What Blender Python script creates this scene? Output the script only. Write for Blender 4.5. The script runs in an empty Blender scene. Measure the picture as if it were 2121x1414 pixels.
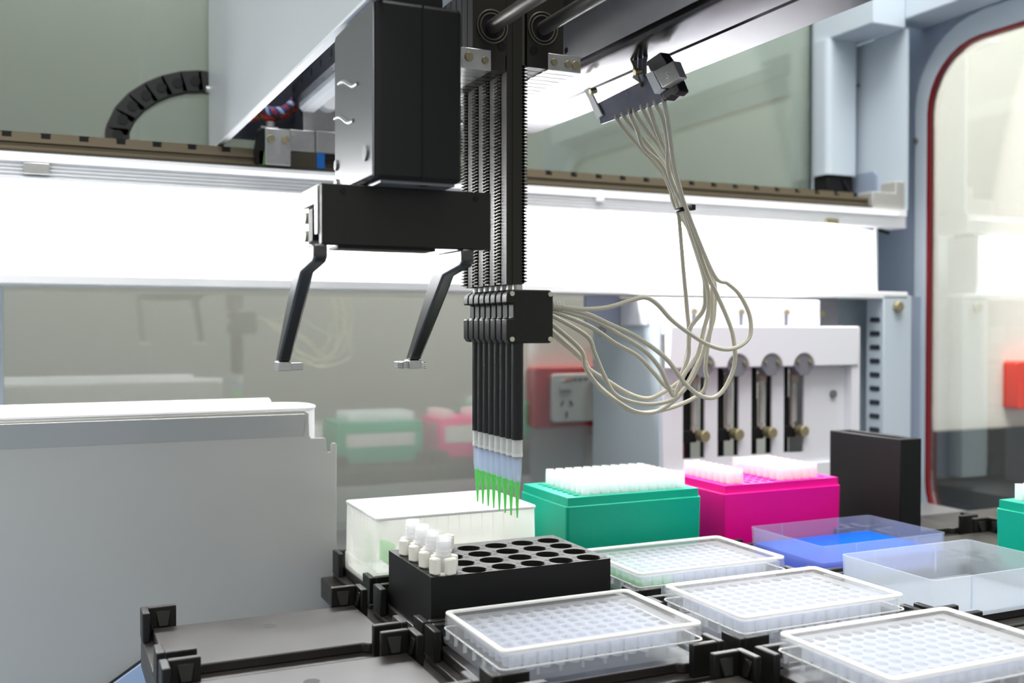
import bpy, bmesh, math, random
from mathutils import Vector, Matrix
random.seed(4)
sc = bpy.context.scene
COL = sc.collection
PI = math.pi

# ---------------------------------------------------------------- materials
def lin(c):
    return tuple(((v/255)/12.92 if v/255 <= .04045 else ((v/255+.055)/1.055)**2.4) for v in c)

def new_mat(name):
    m = bpy.data.materials.new(name); m.use_nodes = True
    nt = m.node_tree
    for n in list(nt.nodes): nt.nodes.remove(n)
    out = nt.nodes.new('ShaderNodeOutputMaterial')
    return m, nt, out

def principled(nt, rgb, rough=.5, metal=0., spec=.5, noise=0., nscale=60., bump=0., bscale=400.):
    p = nt.nodes.new('ShaderNodeBsdfPrincipled')
    c = lin(rgb)
    p.inputs['Roughness'].default_value = rough
    p.inputs['Metallic'].default_value = metal
    p.inputs['Specular IOR Level'].default_value = spec
    p.inputs['Base Color'].default_value = (*c, 1)
    if noise or bump:
        tc = nt.nodes.new('ShaderNodeTexCoord')
    if noise:
        n = nt.nodes.new('ShaderNodeTexNoise'); n.inputs['Scale'].default_value = nscale; n.inputs['Detail'].default_value = 4
        nt.links.new(tc.outputs['Object'], n.inputs['Vector'])
        mr = nt.nodes.new('ShaderNodeMapRange')
        mr.inputs['From Min'].default_value = .3; mr.inputs['From Max'].default_value = .7
        mr.inputs['To Min'].default_value = 1-noise; mr.inputs['To Max'].default_value = 1+noise
        nt.links.new(n.outputs['Fac'], mr.inputs['Value'])
        mx = nt.nodes.new('ShaderNodeMix'); mx.data_type = 'RGBA'; mx.blend_type = 'MULTIPLY'
        mx.inputs['Factor'].default_value = 1
        mx.inputs['A'].default_value = (*c, 1)
        nt.links.new(mr.outputs['Result'], mx.inputs['B'])
        nt.links.new(mx.outputs['Result'], p.inputs['Base Color'])
        r2 = nt.nodes.new('ShaderNodeMapRange')
        r2.inputs['To Min'].default_value = max(.02, rough-.08); r2.inputs['To Max'].default_value = min(1, rough+.08)
        nt.links.new(n.outputs['Fac'], r2.inputs['Value']); nt.links.new(r2.outputs['Result'], p.inputs['Roughness'])
    if bump:
        n = nt.nodes.new('ShaderNodeTexNoise'); n.inputs['Scale'].default_value = bscale
        nt.links.new(tc.outputs['Object'], n.inputs['Vector'])
        b = nt.nodes.new('ShaderNodeBump'); b.inputs['Strength'].default_value = bump; b.inputs['Distance'].default_value = .0004
        nt.links.new(n.outputs['Fac'], b.inputs['Height']); nt.links.new(b.outputs['Normal'], p.inputs['Normal'])
    return p

M = {}
def solid(name, rgb, rough=.5, metal=0., spec=.5, **k):
    m, nt, out = new_mat(name)
    p = principled(nt, rgb, rough, metal, spec, **k)
    nt.links.new(p.outputs[0], out.inputs[0]); M[name] = m

def clear(name, rgb, alpha, rough=.3, tint=(255, 255, 255), transl=.0, noise=0.):
    """translucent plastic: part of the light passes straight through, the rest meets a plastic surface"""
    m, nt, out = new_mat(name)
    p = principled(nt, rgb, rough, 0, .5, noise=noise, nscale=80)
    s = p.outputs[0]
    if transl:
        t = nt.nodes.new('ShaderNodeBsdfTranslucent'); t.inputs['Color'].default_value = (*lin(rgb), 1)
        mx = nt.nodes.new('ShaderNodeMixShader'); mx.inputs[0].default_value = transl
        nt.links.new(s, mx.inputs[1]); nt.links.new(t.outputs[0], mx.inputs[2]); s = mx.outputs[0]
    tr = nt.nodes.new('ShaderNodeBsdfTransparent'); tr.inputs['Color'].default_value = (*lin(tint), 1)
    mx = nt.nodes.new('ShaderNodeMixShader'); mx.inputs[0].default_value = alpha
    nt.links.new(tr.outputs[0], mx.inputs[1]); nt.links.new(s, mx.inputs[2]); nt.links.new(mx.outputs[0], out.inputs[0])
    M[name] = m

def pane(name, tint, refl, rough=0.):
    m, nt, out = new_mat(name)
    tr = nt.nodes.new('ShaderNodeBsdfTransparent'); tr.inputs['Color'].default_value = (*lin(tint), 1)
    g = nt.nodes.new('ShaderNodeBsdfGlossy'); g.inputs['Roughness'].default_value = rough
    g.inputs['Color'].default_value = (.93, .97, .95, 1)
    lw = nt.nodes.new('ShaderNodeLayerWeight'); lw.inputs['Blend'].default_value = .35
    mr = nt.nodes.new('ShaderNodeMapRange'); mr.inputs['To Min'].default_value = refl; mr.inputs['To Max'].default_value = min(1, refl+.55)
    nt.links.new(lw.outputs['Fresnel'], mr.inputs['Value'])
    mx = nt.nodes.new('ShaderNodeMixShader')
    nt.links.new(mr.outputs['Result'], mx.inputs[0]); nt.links.new(tr.outputs[0], mx.inputs[1]); nt.links.new(g.outputs[0], mx.inputs[2])
    nt.links.new(mx.outputs[0], out.inputs[0]); M[name] = m

def emit(name, rgb, strength):
    m, nt, out = new_mat(name)
    e = nt.nodes.new('ShaderNodeEmission'); e.inputs['Color'].default_value = (*lin(rgb), 1); e.inputs['Strength'].default_value = strength
    nt.links.new(e.outputs[0], out.inputs[0]); M[name] = m

solid('black_metal', (29, 28, 25), .45, 0, .3, noise=.10, nscale=300)
solid('matte_black', (19, 19, 20), .5, 0, .25)
solid('deep_black', (9, 9, 11), .55, 0, .3)
solid('rod_black', (20, 20, 21), .35, 0, .4)
solid('pole_bronze', (44, 42, 36), .45, .1, .3)
solid('gear_steel', (92, 90, 85), .35, .7, .5)
solid('deck_black', (50, 47, 45), .36, .3, .6, noise=.22, nscale=22)
solid('nest_black', (25, 24, 23), .4, .1, .4, noise=.15, nscale=40)
solid('bin_grey', (168, 168, 164), .42, 0, .4, noise=.02, nscale=12)
solid('white_paint', (247, 248, 250), .4, 0, .45)
solid('blue_paint', (196, 208, 218), .45, 0, .4)
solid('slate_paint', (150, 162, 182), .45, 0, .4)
solid('pump_white', (230, 231, 238), .42, 0, .4)
solid('paper_white', (236, 236, 232), .7)
solid('paper_print', (150, 120, 120), .7)
solid('ring_bronze', (120, 114, 98), .35, .5)
solid('shaft_steel', (112, 109, 104), .42, .6)
solid('finger_black', (22, 22, 23), .26, 0, 1.)
solid('satin_steel', (178, 178, 180), .42, .3, .5, noise=.05, nscale=60)
solid('steel', (200, 200, 198), .32, .85, .5, noise=.04, nscale=200)
solid('bright_steel', (88, 85, 90), .2, 1., .5, noise=.05, nscale=30)
solid('sheet_steel', (78, 80, 92), .3, .85, .5, noise=.12, nscale=90)
solid('brass', (160, 150, 118), .4, .6, .5)
solid('screw', (206, 204, 182), .35, .6, .5)
solid('rail_bronze', (124, 113, 94), .38, .6, .5)
solid('rail_dark', (70, 64, 54), .45, .4, .5)
solid('cable_grey', (188, 184, 168), .5, 0, .35)
solid('green_plastic', (0, 160, 130), .4, 0, .25, noise=.02, nscale=15)
solid('pink_plastic', (234, 0, 136), .4, 0, .25, noise=.02, nscale=15)
solid('red_plastic', (196, 30, 32), .4, 0, .45)
solid('orange_red_plastic', (226, 58, 34), .4, 0, .45)
solid('socket_white', (222, 222, 222), .45)
solid('socket_slot', (70, 70, 72), .6)
solid('indicator', (236, 130, 100), .5)
solid('wall_cream', (234, 232, 224), .75, bump=.1)
solid('splash_black', (40, 40, 42), .5)
solid('adaptor_white', (240, 239, 230), .45)
solid('red_trim', (120, 6, 18), .4)
solid('pump_dark', (16, 13, 20), .5)
solid('pump_grey', (118, 118, 126), .4)
solid('pink_stripe', (196, 112, 128), .5)
solid('khaki_gear', (112, 102, 88), .5)
solid('tan_plunger', (176, 162, 150), .45)
solid('blue_plastic', (0, 92, 168), .45)
solid('navy', (44, 48, 62), .6)
solid('wire_red', (190, 60, 44), .5)
solid('wire_blue', (50, 84, 160), .5)
solid('wire_white', (205, 205, 214), .5)
solid('wire_green', (30, 80, 58), .5)
solid('chain_black', (26, 26, 27), .5)
solid('lip_white', (246, 247, 249), .4)
solid('base_blue', (160, 182, 212), .5)
solid('sensor_green', (120, 160, 100), .5)
solid('lead_grey', (132, 133, 136), .36, .5)
clear('frosted_panel', (222, 228, 231), .76, .35)
clear('plate_clear', (250, 251, 251), .24, .25, (247, 249, 251), transl=.5)
clear('well_clear', (246, 247, 250), .40, .3, (236, 241, 250), transl=.5)
clear('lid_clear', (252, 252, 252), .14, .2, (253, 253, 253), transl=.4)
clear('lid_rim', (252, 252, 250), .88, .35, transl=.3)
clear('tip_clear', (252, 253, 253), .50, .3, (250, 252, 253), transl=.5)
clear('tip_rose', (254, 246, 246), .56, .3, (254, 248, 250), transl=.5)
clear('tip_upper', (236, 241, 248), .30, .3, (236, 242, 250), transl=.4)
clear('tip_lower', (236, 250, 238), .14, .3, (246, 252, 246), transl=.4)
clear('tip_collar', (244, 246, 244), .62, .35, transl=.4)
clear('tube_clear', (253, 253, 253), .46, .25, (250, 250, 251), transl=.6)
clear('block_clear', (255, 255, 252), .6, .4, (254, 254, 252), transl=.6)
clear('trough_blue_clear', (214, 222, 242), .20, .25, (246, 247, 251), transl=.4)
clear('trough_frost', (238, 242, 246), .34, .35, (240, 244, 249), transl=.45)
clear('green_liquid', (90, 232, 100), .82, .3, (110, 235, 115), transl=.5)
clear('blue_liquid', (0, 116, 232), .92, .12, (20, 130, 240), transl=.4)
clear('pale_green_liquid', (150, 225, 150), .7, .3, transl=.4)
clear('syringe_glass', (205, 206, 210), .5, .2)
clear('film', (254, 254, 252), .28, .3, transl=.3)
clear('tape', (240, 190, 220), .35, .4)
pane('window_glass', (203, 209, 205), .08)
pane('lower_glass', (252, 252, 250), .08)
pane('side_glass', (252, 252, 250), .0)
emit('added_glow_strip', (250, 252, 255), .95)  # faint emission for the strip added to the light housing
solid('cover_grey', (112, 113, 116), .36, .5)
emit('lamp', (255, 255, 255), 40.)

# ---------------------------------------------------------------- mesh builder
class MB:
    def __init__(s): s.v = []; s.f = []
    def add(s, vs, fs):
        b = len(s.v); s.v += [tuple(v) for v in vs]; s.f += [tuple(b+i for i in f) for f in fs]; return s
    def box(s, x0, x1, y0, y1, z0, z1):
        return s.add([(x0,y0,z0),(x1,y0,z0),(x1,y1,z0),(x0,y1,z0),(x0,y0,z1),(x1,y0,z1),(x1,y1,z1),(x0,y1,z1)],
                     [(0,3,2,1),(4,5,6,7),(0,1,5,4),(1,2,6,5),(2,3,7,6),(3,0,4,7)])
    def prism(s, poly, axis, a, b):
        """poly in the two remaining axes, extruded along axis from a to b"""
        n = len(poly)
        def P(p, t):
            return {'x': (t, p[0], p[1]), 'y': (p[0], t, p[1]), 'z': (p[0], p[1], t)}[axis]
        vs = [P(p, a) for p in poly]+[P(p, b) for p in poly]
        return s.add(vs, [tuple(range(n))[::-1], tuple(range(n, 2*n))]+[(i, (i+1) % n, n+(i+1) % n, n+i) for i in range(n)])
    def cyl(s, p0, p1, r0, r1=None, n=16, caps=True):
        r1 = r0 if r1 is None else r1
        p0 = Vector(p0); p1 = Vector(p1); d = (p1-p0).normalized()
        a = d.orthogonal().normalized(); b = d.cross(a)
        vs = [p0+r0*(math.cos(2*PI*i/n)*a+math.sin(2*PI*i/n)*b) for i in range(n)]
        vs += [p1+r1*(math.cos(2*PI*i/n)*a+math.sin(2*PI*i/n)*b) for i in range(n)]
        fs = [(i, (i+1) % n, n+(i+1) % n, n+i) for i in range(n)]
        if caps: fs += [tuple(range(n))[::-1], tuple(range(n, 2*n))]
        return s.add(vs, fs)
    def lathe(s, prof, cx=0, cy=0, n=20, z0=0, close=False):
        vs = []; fs = []
        for r, z in prof:
            for i in range(n):
                t = 2*PI*i/n; vs.append((cx+r*math.cos(t), cy+r*math.sin(t), z0+z))
        m = len(prof)
        for k in range(m-1 if not close else m):
            k2 = (k+1) % m
            for i in range(n):
                j = (i+1) % n
                fs.append((k*n+i, k*n+j, k2*n+j, k2*n+i))
        if not close:
            fs.append(tuple(range(n))[::-1]); fs.append(tuple((m-1)*n+i for i in range(n)))
        return s.add(vs, fs)
    def tube(s, pts, r, n=8):
        pts = [Vector(p) for p in pts]; m = len(pts); vs = []; fs = []
        d0 = (pts[1]-pts[0]).normalized(); a = d0.orthogonal().normalized()
        for k in range(m):
            d = (pts[min(k+1, m-1)]-pts[max(k-1, 0)]).normalized()
            a = (a-d*a.dot(d)).normalized(); b = d.cross(a)
            for i in range(n):
                t = 2*PI*i/n; vs.append(pts[k]+r*(math.cos(t)*a+math.sin(t)*b))
        for k in range(m-1):
            for i in range(n):
                j = (i+1) % n; fs.append((k*n+i, k*n+j, (k+1)*n+j, (k+1)*n+i))
        fs.append(tuple(range(n))[::-1]); fs.append(tuple((m-1)*n+i for i in range(n)))
        return s.add(vs, fs)
    def ring(s, outer, inner, z0, z1):
        """vertical-walled frame between two polygons of equal length (xy)"""
        n = len(outer)
        vs = [(x, y, z0) for x, y in outer]+[(x, y, z0) for x, y in inner]+[(x, y, z1) for x, y in outer]+[(x, y, z1) for x, y in inner]
        fs = []
        for i in range(n):
            j = (i+1) % n
            fs += [(i, n+i, n+j, j), (2*n+i, 2*n+j, 3*n+j, 3*n+i), (i, j, 2*n+j, 2*n+i), (n+i, 3*n+i, 3*n+j, n+j)]
        return s.add(vs, fs)
    def holes(s, x0, x1, y0, y1, z, nx, ny, cx, cy, px, py, r, depth, n=16, square=False, taper=1., bottom=True):
        """flat top at z with a grid of round or square wells sunk into it"""
        xs = [x0]+[cx+px*(i+.5) for i in range(nx-1)]+[x1]
        ys = [y0]+[cy+py*(i+.5) for i in range(ny-1)]+[y1]
        q = n//4
        for i in range(nx):
            for j in range(ny):
                X, Y = cx+px*i, cy+py*j
                c4 = [(xs[i], ys[j]), (xs[i+1], ys[j]), (xs[i+1], ys[j+1]), (xs[i], ys[j+1])]
                outer = []; inner = []; low = []
                for k in range(4):
                    a, b = c4[k], c4[(k+1) % 4]
                    for t in range(q):
                        u = t/q; outer.append((a[0]+(b[0]-a[0])*u, a[1]+(b[1]-a[1])*u, z))
                        ang = -3*PI/4+k*PI/2+u*PI/2
                        if square:
                            e = [(-1,-1),(1,-1),(1,1),(-1,1)]; A, B = e[k], e[(k+1) % 4]
                            dx, dy = A[0]+(B[0]-A[0])*u, A[1]+(B[1]-A[1])*u
                        else: dx, dy = math.cos(ang), math.sin(ang)
                        inner.append((X+r*dx, Y+r*dy, z)); low.append((X+r*taper*dx, Y+r*taper*dy, z-depth))
                fs = []
                for k in range(n):
                    k2 = (k+1) % n
                    fs += [(k, k2, n+k2, n+k), (n+k, n+k2, 2*n+k2, 2*n+k)]
                if bottom: fs.append(tuple(range(2*n, 3*n)))
                s.add(outer+inner+low, fs)
        return s

def rrect(x0, x1, y0, y1, r, n=5):
    out = []
    for cx, cy, a in ((x1-r, y1-r, 0), (x0+r, y1-r, PI/2), (x0+r, y0+r, PI), (x1-r, y0+r, 3*PI/2)):
        for i in range(n+1):
            t = a+PI/2*i/n; out.append((cx+r*math.cos(t), cy+r*math.sin(t)))
    return out

WL = {}
def wloc(p):
    return WL.get(p.name, Vector((0, 0, 0))) if p else Vector((0, 0, 0))

def obj(name, mb, mat, parent=None, local=False, bevel=0., seg=2, smooth=38, origin=None):
    me = bpy.data.meshes.new(name)
    off = Vector((0, 0, 0))
    if parent is not None and not local: off = wloc(parent)
    if parent is None and origin is not None: off = Vector(origin)
    me.from_pydata([tuple(Vector(v)-off) for v in mb.v], [], mb.f)
    me.validate(); me.update()
    bm = bmesh.new(); bm.from_mesh(me); bmesh.ops.recalc_face_normals(bm, faces=bm.faces); bm.to_mesh(me); bm.free()
    if smooth:
        for p in me.polygons: p.use_smooth = True
        me.set_sharp_from_angle(angle=math.radians(smooth))
    me.materials.append(M[mat])
    o = bpy.data.objects.new(name, me); COL.objects.link(o)
    if parent is not None:
        o.parent = parent; WL[o.name] = wloc(parent)
    elif origin is not None:
        o.location = origin; WL[o.name] = Vector(origin)
    if bevel:
        b = o.modifiers.new('bevel', 'BEVEL'); b.width = bevel; b.segments = seg; b.limit_method = 'ANGLE'; b.angle_limit = math.radians(40)
    return o

def tag(o, label, cat, group=None):
    o['label'] = label; o['category'] = cat
    if group: o['group'] = group
    return o

def thing(name, label, cat, loc=(0, 0, 0), group=None):
    o = bpy.data.objects.new(name, None); COL.objects.link(o)
    o.empty_display_size = .01
    o.location = loc; WL[o.name] = Vector(loc)
    return tag(o, label, cat, group)

def struct(name, mb, mat, parent=None, **k):
    o = obj(name, mb, mat, parent, **k)
    if parent is None: o['kind'] = 'structure'
    return o

def copy_tree(o, parent=None):
    c = o.copy(); COL.objects.link(c)
    if parent is not None: c.parent = parent
    for ch in list(o.children): copy_tree(ch, c)
    return c

# ---------------------------------------------------------------- camera
F, YAW, PITCH, ROLL, H = 2110.707, .431568, -.01344, .00103, .185356
fwd = Vector((math.sin(YAW)*math.cos(PITCH), math.cos(YAW)*math.cos(PITCH), math.sin(PITCH)))
rt0 = Vector((math.cos(YAW), -math.sin(YAW), 0)); up0 = rt0.cross(fwd)
rt = math.cos(ROLL)*rt0+math.sin(ROLL)*up0; up = -math.sin(ROLL)*rt0+math.cos(ROLL)*up0
cam_d = bpy.data.cameras.new('camera'); cam = bpy.data.objects.new('camera', cam_d); COL.objects.link(cam)
R3 = Matrix((rt, up, -fwd)).transposed().to_4x4()
cam.matrix_world = Matrix.Translation((0, 0, H)) @ R3
cam_d.sensor_width = 36; cam_d.lens = F/2121*36
cam_d.clip_start = .01; cam_d.clip_end = 30
cam_d.dof.use_dof = True; cam_d.dof.focus_distance = .67; cam_d.dof.aperture_fstop = 7.5
sc.camera = cam

def at(px, py, Y):
    """the point of the vertical plane at depth Y that is sighted at photograph pixel px, py"""
    d = fwd+rt*(px-1060.5)/F-up*(py-707)/F
    return Vector((0, 0, H))+d*(Y/d.y)

# grid of deck positions
GX, GY, PX, PY = .2793, .4072, .1523, .1122
def cell(i, j): return GX+i*PX, GY+j*PY

# ---------------------------------------------------------------- the room and the enclosure
struct('wall_back', MB().box(-2.2, 3.6, 1.25, 1.29, -.9, 2.2), 'wall_cream')
struct('trim_1', MB().box(1.12, 3.6, 1.232, 1.2495, -.9, .014), 'splash_black')
struct('floor', MB().box(-2.2, 3.6, -.6, 1.29, -.94, -.9), 'slate_paint')

# rear glass and its frame
struct('window_1', MB().box(-.6, .9435, 1.082, 1.086, .345, .76), 'window_glass', smooth=0)
struct('window_2', MB().box(-.034, .9435, 1.082, 1.086, -.13, .232), 'lower_glass', smooth=0)
fr = MB()
fr.box(.9435, 1.05, 1.078, 1.09, -.13, .70)
fr.box(-.6, .9435, 1.078, 1.09, .228, .348)
fr.box(-.30, -.034, 1.072, 1.092, -.13, .228)
fr.box(-.6, .9435, 1.078, 1.09, .76, .80)
struct('wall_rear', fr, 'blue_paint', bevel=.001)

# right-hand side wall with the red-lined opening
oy0, oy1, oz0, oz1, orad = .18, .977, -.09, .541, .078
inner = rrect(oy0, oy1, oz0, oz1, orad, 8)
def rect_match(poly, x0, x1, y0, y1, ins):
    out = []
    for (px_, py_) in poly:
        out.append((px_, py_))
    return out
outer = []
ncorner = 9
for idx, (cx, cy) in enumerate(((1.10, .70), (.05, .70), (.05, -.13), (1.10, -.13))):
    outer += [(cx, cy)]*ncorner
sw = MB()
def ring_x(mb, outer, inner, xa, xb):
    n = len(outer)
    vs = [(xa, p[0], p[1]) for p in outer]+[(xa, p[0], p[1]) for p in inner]+[(xb, p[0], p[1]) for p in outer]+[(xb, p[0], p[1]) for p in inner]
    fs = []
    for i in range(n):
        j = (i+1) % n
        for f in ((i, n+i, n+j, j), (2*n+i, 2*n+j, 3*n+j, 3*n+i), (i, j, 2*n+j, 2*n+i), (n+i, 3*n+i, 3*n+j, n+j)):
            fs.append(f)
    mb.add(vs, fs)
ring_x(sw, outer, inner, 1.052, 1.0545)
wr = struct('wall_right', sw, 'slate_paint')
lip = MB(); ring_x(lip, rrect(oy0-.034, oy1+.026, oz0-.034, oz1+.036, orad+.03, 8), rrect(oy0-.004, oy1+.004, oz0-.004, oz1+.004, orad+.002, 8), 1.046, 1.0521)
obj('bezel', lip, 'blue_paint', wr, bevel=.002)
red = MB(); ring_x(red, rrect(oy0-.0042, oy1+.0042, oz0-.0042, oz1+.0042, orad+.004, 8), rrect(oy0, oy1, oz0, oz1, orad, 8), 1.0455, 1.0545)
obj('red_seal', red, 'red_trim', wr)['label'] = 'thin red seal around the opening'
obj('bezel_screw', MB().cyl((1.0435, 1.0, .432), (1.0465, 1.0, .432), .004, n=12), 'lead_grey', wr)
struct('window_3', MB().prism(rrect(oy0+.0002, oy1-.0002, oz0+.0002, oz1-.0002, orad-.0002, 8), 'x', 1.0525, 1.0537), 'side_glass', smooth=0)

# corner panels of the enclosure
t = thing('corner_panel', 'pale blue corner panel with shaded recess behind the rail end', 'panel', (1.0, 1.0, .33))
obj('side_sheet', MB().box(1.0, 1.004, .972, 1.078, .336, .566), 'blue_paint', t)
obj('sheet_screw', MB().cyl((.998, 1.055, .512), (1.0001, 1.055, .512), .0025, n=10), 'lead_grey', t)
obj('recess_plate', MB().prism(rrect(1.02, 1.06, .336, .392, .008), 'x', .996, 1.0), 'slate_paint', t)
t = thing('top_beam', 'pale blue box beam across the top of the enclosure corner', 'beam', (.97, 1.0, .56))
obj('beam', MB().box(.942, .998, .972, 1.078, .566, .70), 'blue_paint', t, bevel=.0015)
obj('beam_return', MB().box(.998, 1.052, .20, 1.0, .578, .70), 'blue_paint', t, bevel=.0015)
t = thing('cover_column', 'tall pale cover box hanging beside the upper rear glass', 'cover', (.96, 1.06, .38))
obj('cover', MB().prism(rrect(.938, .990, 1.045, 1.078, .008), 'z', .388, .566), 'blue_paint', t)
mb = MB().box(.942, .986, 1.05, 1.078, .36, .388)
obj('dark_plug', mb, 'matte_black', t, bevel=.002)
obj('cover_cable', MB().tube([at(1745, 372, 1.05), at(1752, 385, 1.048), at(1762, 398, 1.045), at(1775, 405, 1.04)], .0018), 'matte_black', t)
# slotted column under the light
t = thing('slotted_column', 'pale blue upright with a column of dark vent slots', 'column', (.98, .98, .03))
obj('upright', MB().box(.962, 1.009, .970, 1.0, -.012, .2265), 'blue_paint', t, bevel=.001)
obj('rear_sheet', MB().box(.89, 1.05, 1.03, 1.034, -.012, .2265), 'blue_paint', t)
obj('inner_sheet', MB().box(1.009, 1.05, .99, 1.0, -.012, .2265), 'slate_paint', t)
for k in range(9):
    z = .196-.0175*k
    obj('vent_slot', MB().prism(rrect(.976, .993, z-.0032, z+.0032, .002), 'x', .9613, .9625), 'slate_paint', t).data.materials[0] = M['navy']
obj('brass_screw', MB().cyl((.984, .964, .2125), (.984, .9705, .2125), .0068, .0068, 16), 'brass', t, bevel=.001)
# ---------------------------------------------------------------- light bar along the rear
t = thing('work_light', 'long overexposed white light box running along the rear', 'light', (.45, .98, .23))
hx0, hx1 = -.34, 1.0
prof = [(.970, .3355), (.970, .3275)]
for k in range(4):
    z = .3265-.0032*k
    prof += [(.9728, z), (.9728, z-.0012), (.9705, z-.0018), (.9705, z-.0026)]
prof += [(.972, .3125), (1.03, .3125), (1.03, .3355)]
obj('housing', MB().prism(prof, 'x', hx0, hx1), 'white_paint', t, smooth=20)
obj('reflector', MB().box(hx0, .962, 1.030, 1.034, .2265, .3355), 'white_paint', t)
obj('end_sheet', MB().box(.962, .966, .985, 1.034, .232, .3125), 'white_paint', t)
obj('lower_shelf', MB().box(hx0, 1.003, .970, 1.03, .2225, .2312), 'white_paint', t, bevel=.0012)
obj('lamp_tube', MB().box(hx0, .90, .99, 1.012, .3045, .3124), 'lamp', t)
obj('added_glow_strip', MB().box(hx0, .985, .9685, .9701, .3280, .3318), 'added_glow_strip', t, bevel=.0006)  # added glowing strip that imitates a bright band on the housing front
obj('lamp_lead', MB().tube([at(1748, 466, .992), at(1765, 468, .99), at(1790, 470, .988), at(1815, 475, .99), at(1840, 482, .995)], .0025), 'matte_black', t)
obj('name_clip', MB().box(-.0145, -.0145+.0205, .9665, .972, .3168, .3265), 'steel', t, bevel=.0006)
obj('housing_clip', MB().box(.546, .556, .967, .9701, .3225, .3325), 'white_paint', t, bevel=.001)
obj('housing_tab', MB().box(.868, .885, .967, .972, .3125, .3185), 'brass', t)
# rail along the rear
t = thing('rear_rail', 'bronze linear rail with a row of bolted segments along the rear', 'rail', (.45, 1.0, .336))
obj('rail_bed', MB().box(hx0, .945, .9735, 1.025, .3355, .3385), 'rail_dark', t)
obj('rail_body', MB().prism([(.980, .3385), (.980, .342), (.983, .3432), (.983, .3452), (.980, .346), (.980, .3495), (1.02, .3495), (1.02, .3385)], 'x', hx0, .945), 'rail_bronze', t, smooth=20)
mb = MB(); mb.box(hx0, .945, .989, 1.018, .3495, .3515)
obj('backing_strip', MB().box(hx0, .945, 1.001, 1.012, .3495, .3580), 'deep_black', t)
obj('upper_strip', MB().box(hx0, .945, 1.012, 1.018, .3495, .3590), 'rail_bronze', t)
k = 0
x = hx0+.004
while x < .94:
    w = .0235
    obj('segment', MB().prism(rrect(x, x+w, .3505, .3572, .0018, 3), 'y', .9955, 1.0005), 'rail_bronze', t, smooth=25)
    x += .0312
tb = thing('rail_end_stop', 'pale grey stepped end stop at the far end of the rail', 'stop', (.985, .985, .336))
obj('stop_block', MB().prism([(.946, .3355), (1.0, .3355), (1.0, .372), (.985, .372), (.985, .357), (.946, .357)], 'y', .974, 1.0), 'bin_grey', tb, bevel=.0012)

# ---------------------------------------------------------------- sockets on the room wall
def socket(name, x0, z0, label, mat, half=False):
    t = thing(name, label, 'socket', (x0+.06, 1.25, z0+.04), 'red power sockets on the room wall')
    obj('mounting_block', MB().prism(rrect(x0, x0+.128, z0, z0+.082, .006), 'y', 1.222, 1.2502), mat, t, bevel=.002)
    obj('face_plate', MB().prism(rrect(x0+.022, x0+.118, z0+.008, z0+.073, .006), 'y', 1.2165, 1.2222), 'socket_white', t, bevel=.0015)
    for g in (0, 1):
        cx = x0+.0445+.05*g
        for dx, rot in ((-.007, .5), (.007, -.5)):
            m = MB(); c, s_ = math.cos(rot), math.sin(rot)
            pts = [(-.0012, -.004), (.0012, -.004), (.0012, .004), (-.0012, .004)]
            m.prism([(cx+dx+c*a+s_*b, z0+.033-s_*a+c*b) for a, b in pts], 'y', 1.2158, 1.2167)
            obj('pin_slot', m, 'socket_slot', t, smooth=0)
        obj('pin_slot', MB().box(cx-.0012, cx+.0012, 1.2158, 1.2167, z0+.014, z0+.022), 'socket_slot', t, smooth=0)
        obj('rocker', MB().prism(rrect(cx-.009, cx+.009, z0+.052, z0+.064, .002), 'y', 1.2145, 1.2167), 'socket_white', t)
    obj('indicator', MB().box(x0+.0405, x0+.0525, 1.2138, 1.2147, z0+.064, z0+.0665), 'indicator', t)
    obj('lettering', MB().box(x0+.055, x0+.06, 1.216, 1.2166, z0+.064, z0+.0665).box(x0+.0625, x0+.0675, 1.216, 1.2166, z0+.064, z0+.0665).box(x0+.07, x0+.076, 1.216, 1.2166, z0+.064, z0+.0665), 'socket_slot', t, smooth=0)
    return t
socket('power_socket', .597, .0505, 'dark red framed double socket on the wall behind the black rods', 'red_plastic')
socket('power_socket', 1.514, .0465, 'orange red framed socket on the wall seen through the side opening', 'orange_red_plastic')

# ---------------------------------------------------------------- instrument base and deck
t = tag(obj('base_pan', MB().box(-.5, 1.05, .05, 1.078, -.16, -.13), 'base_blue', origin=(.3, .5, -.16)), 'pale blue base pan showing below the deck corner', 'base')
tag(obj('blue_skirt', MB().prism([(-.02, -.1299), (.20, -.1299), (.20, -.060), (.0795, -.060), (.0795, -.0560), (.030, -.0872), (-.02, -.1225)], 'y', .800, .8035), 'base_blue', origin=(.09, .8, -.1299)), 'pale blue skirt sheet below the bin, behind the deck corner', 'sheet')
t = thing('deck', 'black metal deck carrying the plate nests', 'deck', (.5, .55, -.03))
obj('deck_plate', MB().prism([(.0555, .24), (.99, .24), (.99, .80), (.2005, .80), (.2005, .6825), (.0555, .6825)], 'z', -.030, -.0135), 'deck_black', t, bevel=.0012)
obj('deck_leg', MB().box(.22, .95, .30, .76, -.1299, -.030), 'matte_black', t)
t = tag(obj('rear_apron', MB().box(.20, .99, .82, 1.06, -.05, -.03), 'lead_grey', origin=(.6, .94, -.1)), 'grey sheet behind the deck under the rear glass', 'sheet')
obj('apron_support', MB().box(.22, .97, .85, 1.05, -.1299, -.05), 'slate_paint', t)

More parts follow.
